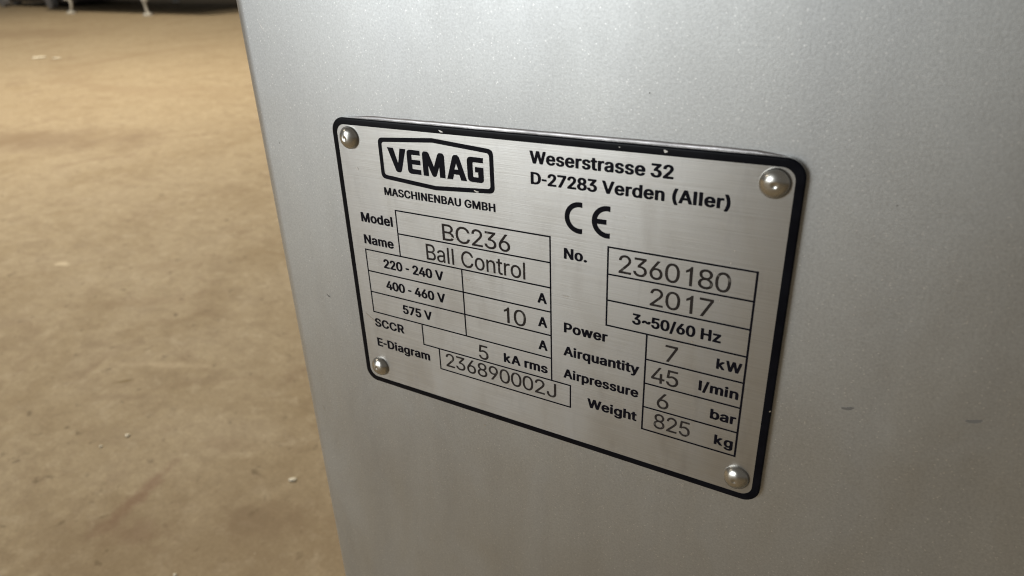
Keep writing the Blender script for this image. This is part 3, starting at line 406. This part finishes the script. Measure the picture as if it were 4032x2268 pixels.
def sliver(name, p0, p1, width, y, mat, parent, bend=0.15, seed=0):
    """a thin tapering mark on a surface; p0, p1 in plate units"""
    rnd = random.Random(seed)
    a, b = Vector(p0), Vector(p1); d = b - a; nrm = Vector((-d.y, d.x)).normalized()
    up, dn = [], []
    N = 9
    for k in range(N):
        t = k / (N - 1)
        c = a + d * t + nrm * (bend * width * math.sin(t * 3.1) * 2)
        wd = width * 0.5 * (math.sin(math.pi * (0.06 + 0.88 * t)) ** 0.8) * rnd.uniform(0.7, 1.2)
        up.append(tuple(c + nrm * wd)); dn.append(tuple(c - nrm * wd))
    o = link(name, flat_fill([up + dn[::-1]], y), mat, parent)
    return o
ys = PANEL_Y - 0.00006
for i, (a, b, wd) in enumerate([((1.128, 0.409), (1.1476, 0.4026), 0.006), ((1.3095, 0.3757), (1.3317, 0.3682), 0.006), ((-0.1364, 0.4506), (-0.1247, 0.4572), 0.004), ((-0.2175, 0.0472), (-0.2156, 0.0502), 0.003), ((0.7419, -0.1214), (0.7438, -0.1198), 0.003), ((1.1479, 0.0277), (1.1494, 0.0287), 0.003), ((0.0803, -0.032), (0.0875, -0.0302), 0.002)]):
    sliver('scuff_mark', a, b, wd, ys, 'scuff', cab, seed=i)
for i, (a, b, wd) in enumerate([((-0.215, -0.2346), (-0.2002, -0.2131), 0.0018), ((-0.0165, 1.2113), (-0.0129, 1.2137), 0.004), ((0.3495, 0.7102), (0.3569, 0.7123), 0.003), ((-0.2346, 0.8411), (-0.2252, 0.8564), 0.003)]):
    sliver('scratch', a, b, wd, ys, 'bare', cab, seed=40 + i)

# ------------------------------------------------------------------ nameplate
plate = thing('nameplate', 'brushed steel rating plate with black border, riveted to the silver cabinet', 'nameplate')
plate.matrix_world = RIG

def plate_mesh():
    """rounded slab with a small rolled front edge"""
    bm = bmesh.new()
    prof = [(0.0, 0.0019), (0.0, 0.00050), (0.0, 0.00030), (0.0007, 0.00012), (0.0022, 0.00003), (0.0040, 0.0)]   # inset (units), y
    loops = []
    for ins, y in prof:
        pts = rrect(-0.0150 + ins, -0.0322 + ins, 1.0150 - ins, 0.6708 - ins, 0.034 - ins, 12)
        loops.append([bm.verts.new((u * S, y, -v * S)) for u, v in pts])
    n = len(loops[0])
    for a, b in zip(loops, loops[1:]):
        for j in range(n): bm.faces.new((a[j], a[(j + 1) % n], b[(j + 1) % n], b[j]))
    bm.faces.new(loops[-1])
    bm.faces.new(list(reversed(loops[0])))
    bmesh.ops.recalc_face_normals(bm, faces=bm.faces[:])
    return bm
base = bm_obj('plate', plate_mesh(), 'brushed', plate)

def border_mesh():
    """black printed band that follows the rolled edge"""
    bm = bmesh.new()
    e = 0.00004
    prof = [(-0.0003, 0.00052), (0.0, 0.00030 - e), (0.0007, 0.00012 - e), (0.0022, 0.00003 - e), (0.0040, -e), (0.0150, -e)]
    loops = []
    for ins, y in prof:
        rr = 0.034 - ins if ins < 0.014 else 0.0230
        o = 0
        pts = rrect(-0.0150 + ins + o, -0.0322 + ins + o, 1.0150 - ins - o, 0.6708 - ins - o, rr, 12)
        loops.append([bm.verts.new((u * S, y, -v * S)) for u, v in pts])
    n = len(loops[0])
    for a, b in zip(loops, loops[1:]):
        for j in range(n): bm.faces.new((a[j], a[(j + 1) % n], b[(j + 1) % n], b[j]))
    bmesh.ops.recalc_face_normals(bm, faces=bm.faces[:])
    for f in bm.faces: f.smooth = True
    if sum(f.normal.y for f in bm.faces) > 0:
        for f in bm.faces: f.normal_flip()
    return bm
bm_obj('border', border_mesh(), 'border', plate)

# grey bead of sealant along the upper edge and round the right corner
def bead_mesh():
    bm = bmesh.new()
    path = []
    for k in range(41):
        t = k / 40
        path.append((0.03 + 0.95 * t, -0.0318, (0, -1), 0.0065 * min(1, t * 12 + 0.1) * min(1, (1 - t) * 20 + 0.1)))
    rings = []
    rnd = random.Random(3)
    for x, y, (nx, ny), wd in path:
        wd *= rnd.uniform(0.93, 1.07)
        ring = []
        for q, hh in ((0.0, 0.00155), (0.2, 0.00150), (0.5, 0.00158), (0.8, 0.00172), (1.0, 0.00189)):
            ring.append(bm.verts.new(((x + nx * wd * q) * S, hh, -(y + ny * wd * q) * S)))
        rings.append(ring)
    for a, b in zip(rings, rings[1:]):
        for j in range(4): bm.faces.new((a[j], b[j], b[j + 1], a[j + 1]))
    bmesh.ops.recalc_face_normals(bm, faces=bm.faces[:])
    if sum(f.normal.y for f in bm.faces) > 0:
        for f in bm.faces: f.normal_flip()
    return bm
bm_obj('sealant_bead', bead_mesh(), 'bead', plate, True)

INK = -0.00005
# table rules: every segment of the two grids
LW = 0.0034
def rule(a, b, c, d, wd=LW):
    """rectangle outline for a horizontal or vertical rule, ends included"""
    h = wd / 2
    return (min(a, c) - h, min(b, d) - h, max(a, c) + h, max(b, d) + h)
def grid_mesh(rects):
    """union of axis-aligned rectangles on a snapped lattice, so that no faces overlap"""
    xs = sorted({r[0] for r in rects} | {r[2] for r in rects}); zs = sorted({r[1] for r in rects} | {r[3] for r in rects})
    bm = bmesh.new(); V = {}
    def v(i, j):
        if (i, j) not in V: V[i, j] = bm.verts.new((xs[i] * S, INK, -zs[j] * S))
        return V[i, j]
    for i in range(len(xs) - 1):
        for j in range(len(zs) - 1):
            cx, cy = (xs[i] + xs[i + 1]) / 2, (zs[j] + zs[j + 1]) / 2
            if any(r[0] < cx < r[2] and r[1] < cy < r[3] for r in rects):
                bm.faces.new((v(i, j), v(i, j + 1), v(i + 1, j + 1), v(i + 1, j)))
    bm.normal_update()
    for f in bm.faces:
        if f.normal.y > 0: f.normal_flip()
    return bm
r0, r1, r2, r3, r4, r5, r6, r7 = 0.1710, 0.2281, 0.2853, 0.3423, 0.3994, 0.4564, 0.5133, 0.5704
v0, m0, s0, e0, d0, R0, e1 = 0.0396, 0.1490, 0.1937, 0.2403, 0.3252, 0.5513, 0.5976
left_rules = [rule(m0, r0, R0, r0), rule(m0, r1, R0, r1), rule(v0, r2, R0, r2), rule(v0, r3, R0, r3), rule(v0, r4, R0, r4),
              rule(v0, r5, R0, r5), rule(s0, r6, e1, r6), rule(e0, r7, e1, r7),
              rule(m0, r0, m0, r2), rule(v0, r2, v0, r5), rule(d0, r2, d0, r5), rule(s0, r5, s0, r6), rule(e0, r6, e0, r7),
              rule(e1, r6, e1, r7), rule(R0, r0, R0, r6, 0.0034)]
bm_obj('table_grid', grid_mesh(left_rules), 'print', plate)
n0, k0, n1 = 0.6787, 0.7658, 0.9598
right_rules = [rule(n0, r0 + 0.0007, n1, r0 + 0.0007), rule(n0, 0.2288, n1, 0.2288), rule(n0, 0.2857, n1, 0.2857), rule(n0, 0.3426, n1, 0.3426),
               rule(k0, 0.3996, n1, 0.3996), rule(k0, 0.4563, n1, 0.4563), rule(k0, 0.5138, n1, 0.5138), rule(k0, 0.5702, n1, 0.5702),
               rule(n0, r0 + 0.0007, n0, 0.3426, 0.0036), rule(k0, 0.3426, k0, 0.5702, 0.0036), rule(n1, r0 + 0.0007, n1, 0.5702, 0.0040)]
bm_obj('table_grid', grid_mesh(right_rules), 'print', plate)

TEXTS = [('B','MASCHINENBAU GMBH',0.1225,0.4235,0.1370,0.0186),
('B','Weserstrasse 32',0.5083,0.7988,0.0238,0.0255),
('B','D-27283 Verden (Aller)',0.5097,0.9014,0.0656,0.0250),
('B','Model',0.0393,0.1369,0.2134,0.0242),('B','Name',0.0396,0.1319,0.2699,0.0240),
('B','220 - 240 V',0.0930,0.2720,0.3257,0.0243),('B','400 - 460 V',0.0925,0.2720,0.3829,0.0243),('B','575 V',0.1379,0.2272,0.4397,0.0240),
('B','A',0.5192,0.5419,0.3259,0.0241),('B','A',0.5195,0.5420,0.3832,0.0241),('B','A',0.5192,0.5419,0.4408,0.0243),
('B','SCCR',0.0385,0.1340,0.4984,0.0238),('B','E-Diagram',0.0379,0.2091,0.5568,0.0245),('B','kA rms',0.4271,0.5415,0.4991,0.0240),
('R','BC236',0.2793,0.4557,0.2224,0.0395),('R','Ball Control',0.2284,0.4909,0.2786,0.0397),('R','10',0.4328,0.4892,0.3942,0.0395),
('R','5',0.3578,0.3848,0.5088,0.0385),('R','236890002J',0.2584,0.5624,0.5580,0.0378),('R','2360180',0.7015,0.9168,0.2218,0.0388),
('R','2017',0.7680,0.8898,0.2781,0.0380),('R','7',0.8050,0.8304,0.3935,0.0376),('R','45',0.7795,0.8359,0.4483,0.0370),
('R','6',0.7946,0.8196,0.5070,0.0372),('R','825',0.7906,0.8674,0.5585,0.0365),
('B','No.',0.5827,0.6340,0.2131,0.0238),('B','Power',0.5821,0.6826,0.3828,0.0237),('B','Airquantity',0.5809,0.7537,0.4397,0.0234),
('B','Airpressure',0.5807,0.7544,0.4966,0.0232),('B','Weight',0.6390,0.7533,0.5563,0.0236),('B','3~50/60 Hz',0.7336,0.9098,0.3266,0.0240),
('B','kW',0.9057,0.9535,0.3822,0.0228),('B','l/min',0.8763,0.9531,0.4397,0.0228),('B','bar',0.9038,0.9544,0.4974,0.0230),('B','kg',0.9167,0.9538,0.5550,0.0233)]
for st, s, x0, x1, yb, cap in TEXTS:
    link('printed_text' if st == 'B' else 'engraved_text', flat_fill(text_loops(st, s, x0, x1, yb, cap), INK), 'print' if st == 'B' else 'engrave', plate)

# maker's mark: a flattened hexagonal frame round five heavy letters
fo = [(0.1204, 0.0048), (0.2720, -0.0060), (0.4238, 0.0048), (0.4238, 0.0972), (0.2720, 0.1080), (0.1204, 0.0972)]
fi = [(0.1304, 0.0139), (0.2720, 0.0038), (0.4138, 0.0139), (0.4138, 0.0881), (0.2720, 0.0982), (0.1304, 0.0881)]
LET = [
 ([(.1452,.0242),(.1622,.0242),(.1728,.0585),(.1808,.0242),(.1972,.0242),(.1812,.0752),(.1770,.0785),(.1690,.0785),(.1650,.0752)],
  [0,0,.001,0,0,.004,.004,.004,.004]),
 ([(.2356,.0242),(.2356,.0352),(.2122,.0352),(.2122,.0458),(.2354,.0458),(.2354,.0565),(.2122,.0565),(.2122,.0668),(.2356,.0668),(.2356,.0780),(.1994,.0780),(.1994,.0242)],
  [0,0,0.002,0,0,0,0,0.002,0,0,.010,.010]),
 ([(.2418,.0782),(.2418,.0300),(.2455,.0242),(.2565,.0242),(.2604,.0290),(.2714,.0560),(.2824,.0290),(.2863,.0242),(.2968,.0242),(.3004,.0300),(.3004,.0782),(.2858,.0782),(.2858,.0545),(.2775,.0745),(.2745,.0780),(.2680,.0780),(.2650,.0745),(.2562,.0545),(.2562,.0782)],
  [0,.006,.006,.006,.004,.001,.004,.006,.006,.006,0,0,0,.003,.004,.004,.003,0,0]),
 ([(.3048,.0782),(.3215,.0290),(.3258,.0242),(.3345,.0242),(.3390,.0290),(.3560,.0782),(.3408,.0782),(.3372,.0665),(.3232,.0665),(.3198,.0782)],
  [0,.004,.005,.005,.004,0,0,0,0,0]),
 ([(.3985,.0242),(.3985,.0354),(.3722,.0354),(.3722,.0668),(.3852,.0668),(.3852,.0563),(.3776,.0563),(.3776,.0450),(.3985,.0450),(.3985,.0780),(.3582,.0780),(.3582,.0242)],
  [0,0,.003,.002,.001,0,0,0,0,.009,.011,.011]),
]
logo = link('maker_mark', flat_fill([round_poly(fo, [.014, .004, .014, .014, .004, .014]), round_poly(fi, [.008, .002, .008, .008, .002, .008])], INK), 'print', plate)
for i, (pts, rad) in enumerate(LET):
    loops = [round_poly(pts, rad)]
    if i == 3: loops.append([(.3302, .0425), (.3352, .0556), (.3252, .0556)])
    link('letter', flat_fill(loops, INK), 'print', logo)

# conformity mark
def arc_band(cx, cy, ro, ri, xcut):
    ao, ai = math.acos((xcut - cx) / ro), math.acos((xcut - cx) / ri)
    n = 26
    o = [(cx + ro * math.cos(ao + (2 * math.pi - 2 * ao) * k / n), cy - ro * math.sin(ao + (2 * math.pi - 2 * ao) * k / n)) for k in range(n + 1)]
    i = [(cx + ri * math.cos(ai + (2 * math.pi - 2 * ai) * k / n), cy - ri * math.sin(ai + (2 * math.pi - 2 * ai) * k / n)) for k in range(n + 1)]
    return o, i
o_, i_ = arc_band(0.6172, 0.1221, 0.0326, 0.0222, 0.6228)
ce = [o_ + i_[::-1]]
o_, i_ = arc_band(0.6757, 0.1222, 0.0327, 0.0222, 0.6812)
# the middle bar joins the inner edge of the second letter
bar_t, bar_b, bar_x = 0.1174, 0.1274, 0.6738
ip = i_[::-1]
k_t = min(range(len(ip)), key=lambda k: abs(ip[k][1] - bar_t) + (0 if ip[k][0] < 0.67 else 9))
k_b = min(range(len(ip)), key=lambda k: abs(ip[k][1] - bar_b) + (0 if ip[k][0] < 0.67 else 9))
lo, hi = sorted((k_t, k_b))
xl = 0.6757 - math.sqrt(0.0222 ** 2 - 0.005 ** 2)
first_y = bar_b if ip[lo][1] > ip[hi][1] else bar_t
second_y = bar_t if first_y == bar_b else bar_b
ip2 = ip[:lo] + [(xl, first_y), (bar_x, first_y), (bar_x, second_y), (xl, second_y)] + ip[hi + 1:]
ce.append(o_ + ip2)
link('conformity_mark', flat_fill(ce, INK), 'print', plate)

# rivets: low domes on a thin washer edge, with a small flat where the tool pressed
def rivet_mesh(seed):
    rnd = random.Random(seed); ph = [rnd.uniform(0, 6.28) for _ in range(5)]; flat = rnd.uniform(0.16, 0.26); fx, fy = rnd.uniform(-.08, .08), rnd.uniform(-.08, .08)
    bm = bmesh.new()
    R, H = 0.0262 * S, 0.0170 * S
    prof = [(R, 0.00002), (R * 1.0, H * 0.10), (R * 0.985, H * 0.20)]
    for k in range(1, 13):
        a = math.radians(12 + 78 * k / 12)
        prof.append((R * math.cos(a) * 0.985 / math.cos(math.radians(12)), H * (0.20 + 0.80 * (math.sin(a) - math.sin(math.radians(12))) / (1 - math.sin(math.radians(12))))))
    prof[-1] = (R * 0.02, H * 1.0); prof[-2:-1] = [(R * 0.20, H * 0.978), (R * 0.12, H * 0.99)]
    N = 40
    rings = []
    for r, h in prof:
        rings.append([bm.verts.new((r * math.cos(2 * math.pi * k / N), -h, r * math.sin(2 * math.pi * k / N))) for k in range(N)])
    for a, b in zip(rings, rings[1:]):
        for k in range(N): bm.faces.new((a[k], a[(k + 1) % N], b[(k + 1) % N], b[k]))
    bm.faces.new(rings[-1])
    for v in bm.verts:                       # hand-set: a little lopsided, dimpled where the mandrel broke off
        x, z = v.co.x / R, v.co.z / R
        q = math.hypot(x - fx, z - fy)
        h = v.co.y
        h *= 1 + 0.035 * math.sin(2.3 * x + ph[0]) + 0.03 * math.sin(3.1 * z + ph[1]) + 0.012 * math.sin(7 * x + 5 * z + ph[2])
        if q < flat: h *= 1 - 0.10 * (1 - (q / flat) ** 2)
        v.co.y = h
    bmesh.ops.recalc_face_normals(bm, faces=bm.faces[:])
    if sum(f.normal.y for f in bm.faces) > 0:
        for f in bm.faces: f.normal_flip()
    return bm
spots = [(0.0370, 0.0118, 10), (0.9690, 0.0108, 120), (0.0385, 0.6190, 70), (0.9685, 0.6190, 200)]
for i, (u, v, a) in enumerate(spots):
    o = bm_obj('rivet', rivet_mesh(11 + i), 'rivet', plate, True)
    o.location = (u * S, 0, -v * S)
    o.rotation_euler = (0, math.radians(a), 0)

# chips and scratches in the print and the steel
for i, (a, b, wd) in enumerate([((0.7783, -0.0267), (0.7853, -0.0251), 0.005), ((0.6943, -0.0251), (0.6968, -0.0249), 0.0018), ((0.2917, -0.0246), (0.3025, -0.0212), 0.003), ((0.3723, 0.0954), (0.3843, 0.0978), 0.004), ((0.0467, 0.0797), (0.0513, 0.0853), 0.004), ((0.0101, 0.467), (0.0376, 0.4835), 0.004), ((0.2953, 0.2078), (0.3187, 0.216), 0.004), ((0.5792, 0.2968), (0.5939, 0.296), 0.0025), ((0.332, 0.3078), (0.3458, 0.3082), 0.003), ((0.885, 0.1847), (0.8879, 0.1871), 0.003), ((0.9154, 0.1376), (0.9181, 0.1376), 0.003), ((0.9132, 0.1597), (0.9129, 0.1656), 0.0022), ((0.8991, 0.2386), (0.901, 0.2393), 0.004), ((0.8537, 0.3351), (0.8577, 0.3363), 0.004), ((0.8044, 0.6452), (0.8059, 0.6514), 0.003), ((0.7089, 0.106), (0.7104, 0.1068), 0.003), ((1.0123, 0.4443), (1.0144, 0.446), 0.004)]):
    sliver('scratch', a, b, wd, INK - 0.00003, 'bare', plate, seed=80 + i)

# ------------------------------------------------------------------ things far behind, out of focus
def box(bm, x0, y0, z0, x1, y1, z1):
    r = bmesh.ops.create_cube(bm, size=1)
    bmesh.ops.scale(bm, vec=(x1 - x0, y1 - y0, z1 - z0), verts=r['verts'])
    bmesh.ops.translate(bm, vec=((x0 + x1) / 2, (y0 + y1) / 2, (z0 + z1) / 2), verts=r['verts'])
    return r['verts']
def bevel(bm, w_=0.01, seg=2):
    bmesh.ops.bevel(bm, geom=bm.edges[:], offset=w_, segments=seg, profile=0.5, affect='EDGES')
def tube(bm, pts, rad, n=14):
    rings = []
    pts = [Vector(p) for p in pts]
    for i, p in enumerate(pts):
        d = (pts[min(i + 1, len(pts) - 1)] - pts[max(i - 1, 0)]).normalized()
        x = d.orthogonal().normalized() if abs(d.z) < 0.8 else Vector((1, 0, 0)) - d * d.x
        x.normalize(); y = d.cross(x)
        r = rad[i] if isinstance(rad, (list, tuple)) else rad
        rings.append([bm.verts.new(p + x * r * math.cos(2 * math.pi * k / n) + y * r * math.sin(2 * math.pi * k / n)) for k in range(n)])
    for a, b in zip(rings, rings[1:]):
        for k in range(n): bm.faces.new((a[k], a[(k + 1) % n], b[(k + 1) % n], b[k]))
    bm.faces.new(rings[-1]); bm.faces.new(list(reversed(rings[0])))
    bmesh.ops.recalc_face_normals(bm, faces=bm.faces[:])

far = thing('processing_machine', 'dark machine standing on pale legs with round feet, far back on the brown floor', 'machine', (-6.9, 4.6, FLOOR))
bm = bmesh.new(); box(bm, -1.35, -0.55, 0.24, 1.25, 0.75, 1.05); bevel(bm, 0.03)
bm_obj('body', bm, 'dark_body', far)
for lx, ly, bend in ((-0.65, -0.60, 0.05), (0.597, -0.577, -0.012), (-0.65, 0.62, 0), (0.6, 0.62, 0)):
    bm = bmesh.new()
    tube(bm, [(lx - bend * 0.6, ly, 0.26), (lx + bend * 0.3, ly, 0.16), (lx + bend * 0.9, ly, 0.10), (lx + bend * 0.4, ly, 0.045), (lx, ly, 0.026)], [0.024, 0.022, 0.014, 0.013, 0.014])
    leg = bm_obj('leg', bm, 'pale_leg', far, True)
    bm = bmesh.new(); tube(bm, [(lx, ly, 0.0), (lx, ly, 0.016), (lx, ly, 0.030)], [0.046, 0.044, 0.016])
    bm_obj('foot', bm, 'pale_leg', leg)
    bm = bmesh.new(); tube(bm, [(lx - bend * 0.2, ly, 0.128), (lx - bend * 0.3, ly, 0.165)], 0.032)
    bm_obj('collar', bm, 'pale_leg', leg)

con = thing('floor_conveyor', 'low floor conveyor with a pale rail and dark motor box, at the top left corner', 'conveyor', (-9.2, 4.7, FLOOR))
bm = bmesh.new(); box(bm, -2.4, -0.10, 0.035, -0.62, 0.02, 0.115); bevel(bm, 0.01)
bm_obj('rail', bm, 'pale_leg', con)
bm = bmesh.new(); box(bm, -0.55, -0.25, 0.05, 0.95, 0.65, 0.42); bevel(bm, 0.02)
bm_obj('motor_box', bm, 'dark_body', con)
bm = bmesh.new(); box(bm, -0.15, -0.30, 0.10, 0.30, -0.252, 0.24); bevel(bm, 0.008)
bm_obj('cover', bm, 'tan_part', con)
for wx in (-0.42, 0.62):
    bm = bmesh.new(); tube(bm, [(wx, -0.36, 0.07), (wx, -0.30, 0.07)], 0.07, 20)
    wh = bm_obj('wheel', bm, 'grey_part', con)
bm = bmesh.new(); box(bm, -2.3, -0.07, 0.0, -2.2, 0.0, 0.034); bm_obj('support', bm, 'grey_part', con)
bm = bmesh.new(); box(bm, -0.8, -0.07, 0.0, -0.7, 0.0, 0.034); bm_obj('support', bm, 'grey_part', con)

# ------------------------------------------------------------------ litter on the floor
def lump(name, loc, size, rot, mat, label, cat, seed, group=None):
    bm = bmesh.new()
    bmesh.ops.create_icosphere(bm, subdivisions=3, radius=1)
    rnd = random.Random(seed)
    ph = [rnd.uniform(0, 6) for _ in range(6)]
    for v in bm.verts:
        x, y, z = v.co
        k = 1 + 0.13 * math.sin(3 * x + ph[0]) + 0.11 * math.sin(4 * y + ph[1]) + 0.08 * math.sin(5 * z + 3 * x + ph[2])
        # squarish ends
        q = max(abs(x), abs(y), abs(z)) ** 0.45
        v.co = Vector((x * size[0], y * size[1], z * size[2])) * k / (q ** 0.5)
    zmin = min(v.co.z for v in bm.verts)
    bmesh.ops.translate(bm, vec=(0, 0, -zmin), verts=bm.verts[:])
    o = bm_obj(name, bm, mat, None, True)
    o.location = (loc[0], loc[1], FLOOR); o.rotation_euler = (0, 0, rot)
    tag(o, label, cat, group)
g = 'crumbs on the floor'
lump('crumb', (-0.376, 0.216), (0.0050, 0.0018, 0.0013), 0.62, 'crumb', 'pale oblong crumb on the floor close to the cabinet corner', 'crumb', 1, g)
lump('crumb', (-0.626, 0.172), (0.0028, 0.0022, 0.0012), 0.3, 'crumb', 'roundish white crumb on the brown floor, largest of the three left of the cabinet', 'crumb', 2, g)
lump('crumb', (-0.636, 0.143), (0.0020, 0.0016, 0.0009), 0.9, 'crumb', 'small white speck of a crumb just in front of a larger round crumb', 'crumb', 3, g)
lump('crumb', (-0.379, 0.064), (0.0020, 0.0014, 0.0009), 0.2, 'crumb', 'tiny pale crumb at the very bottom edge of the floor', 'crumb', 4, g)
lump('flake', (-4.45, 2.059), (0.042, 0.030, 0.003), 0.45, 'crumb', 'bright cream flake far back on the floor, the larger of the pair', 'flake', 7, 'cream flakes on the floor')
lump('flake', (-4.31, 2.085), (0.028, 0.016, 0.002), 0.45, 'olive' if False else 'crumb', 'small cream flake just right of a larger bright flake', 'flake', 8, 'cream flakes on the floor')
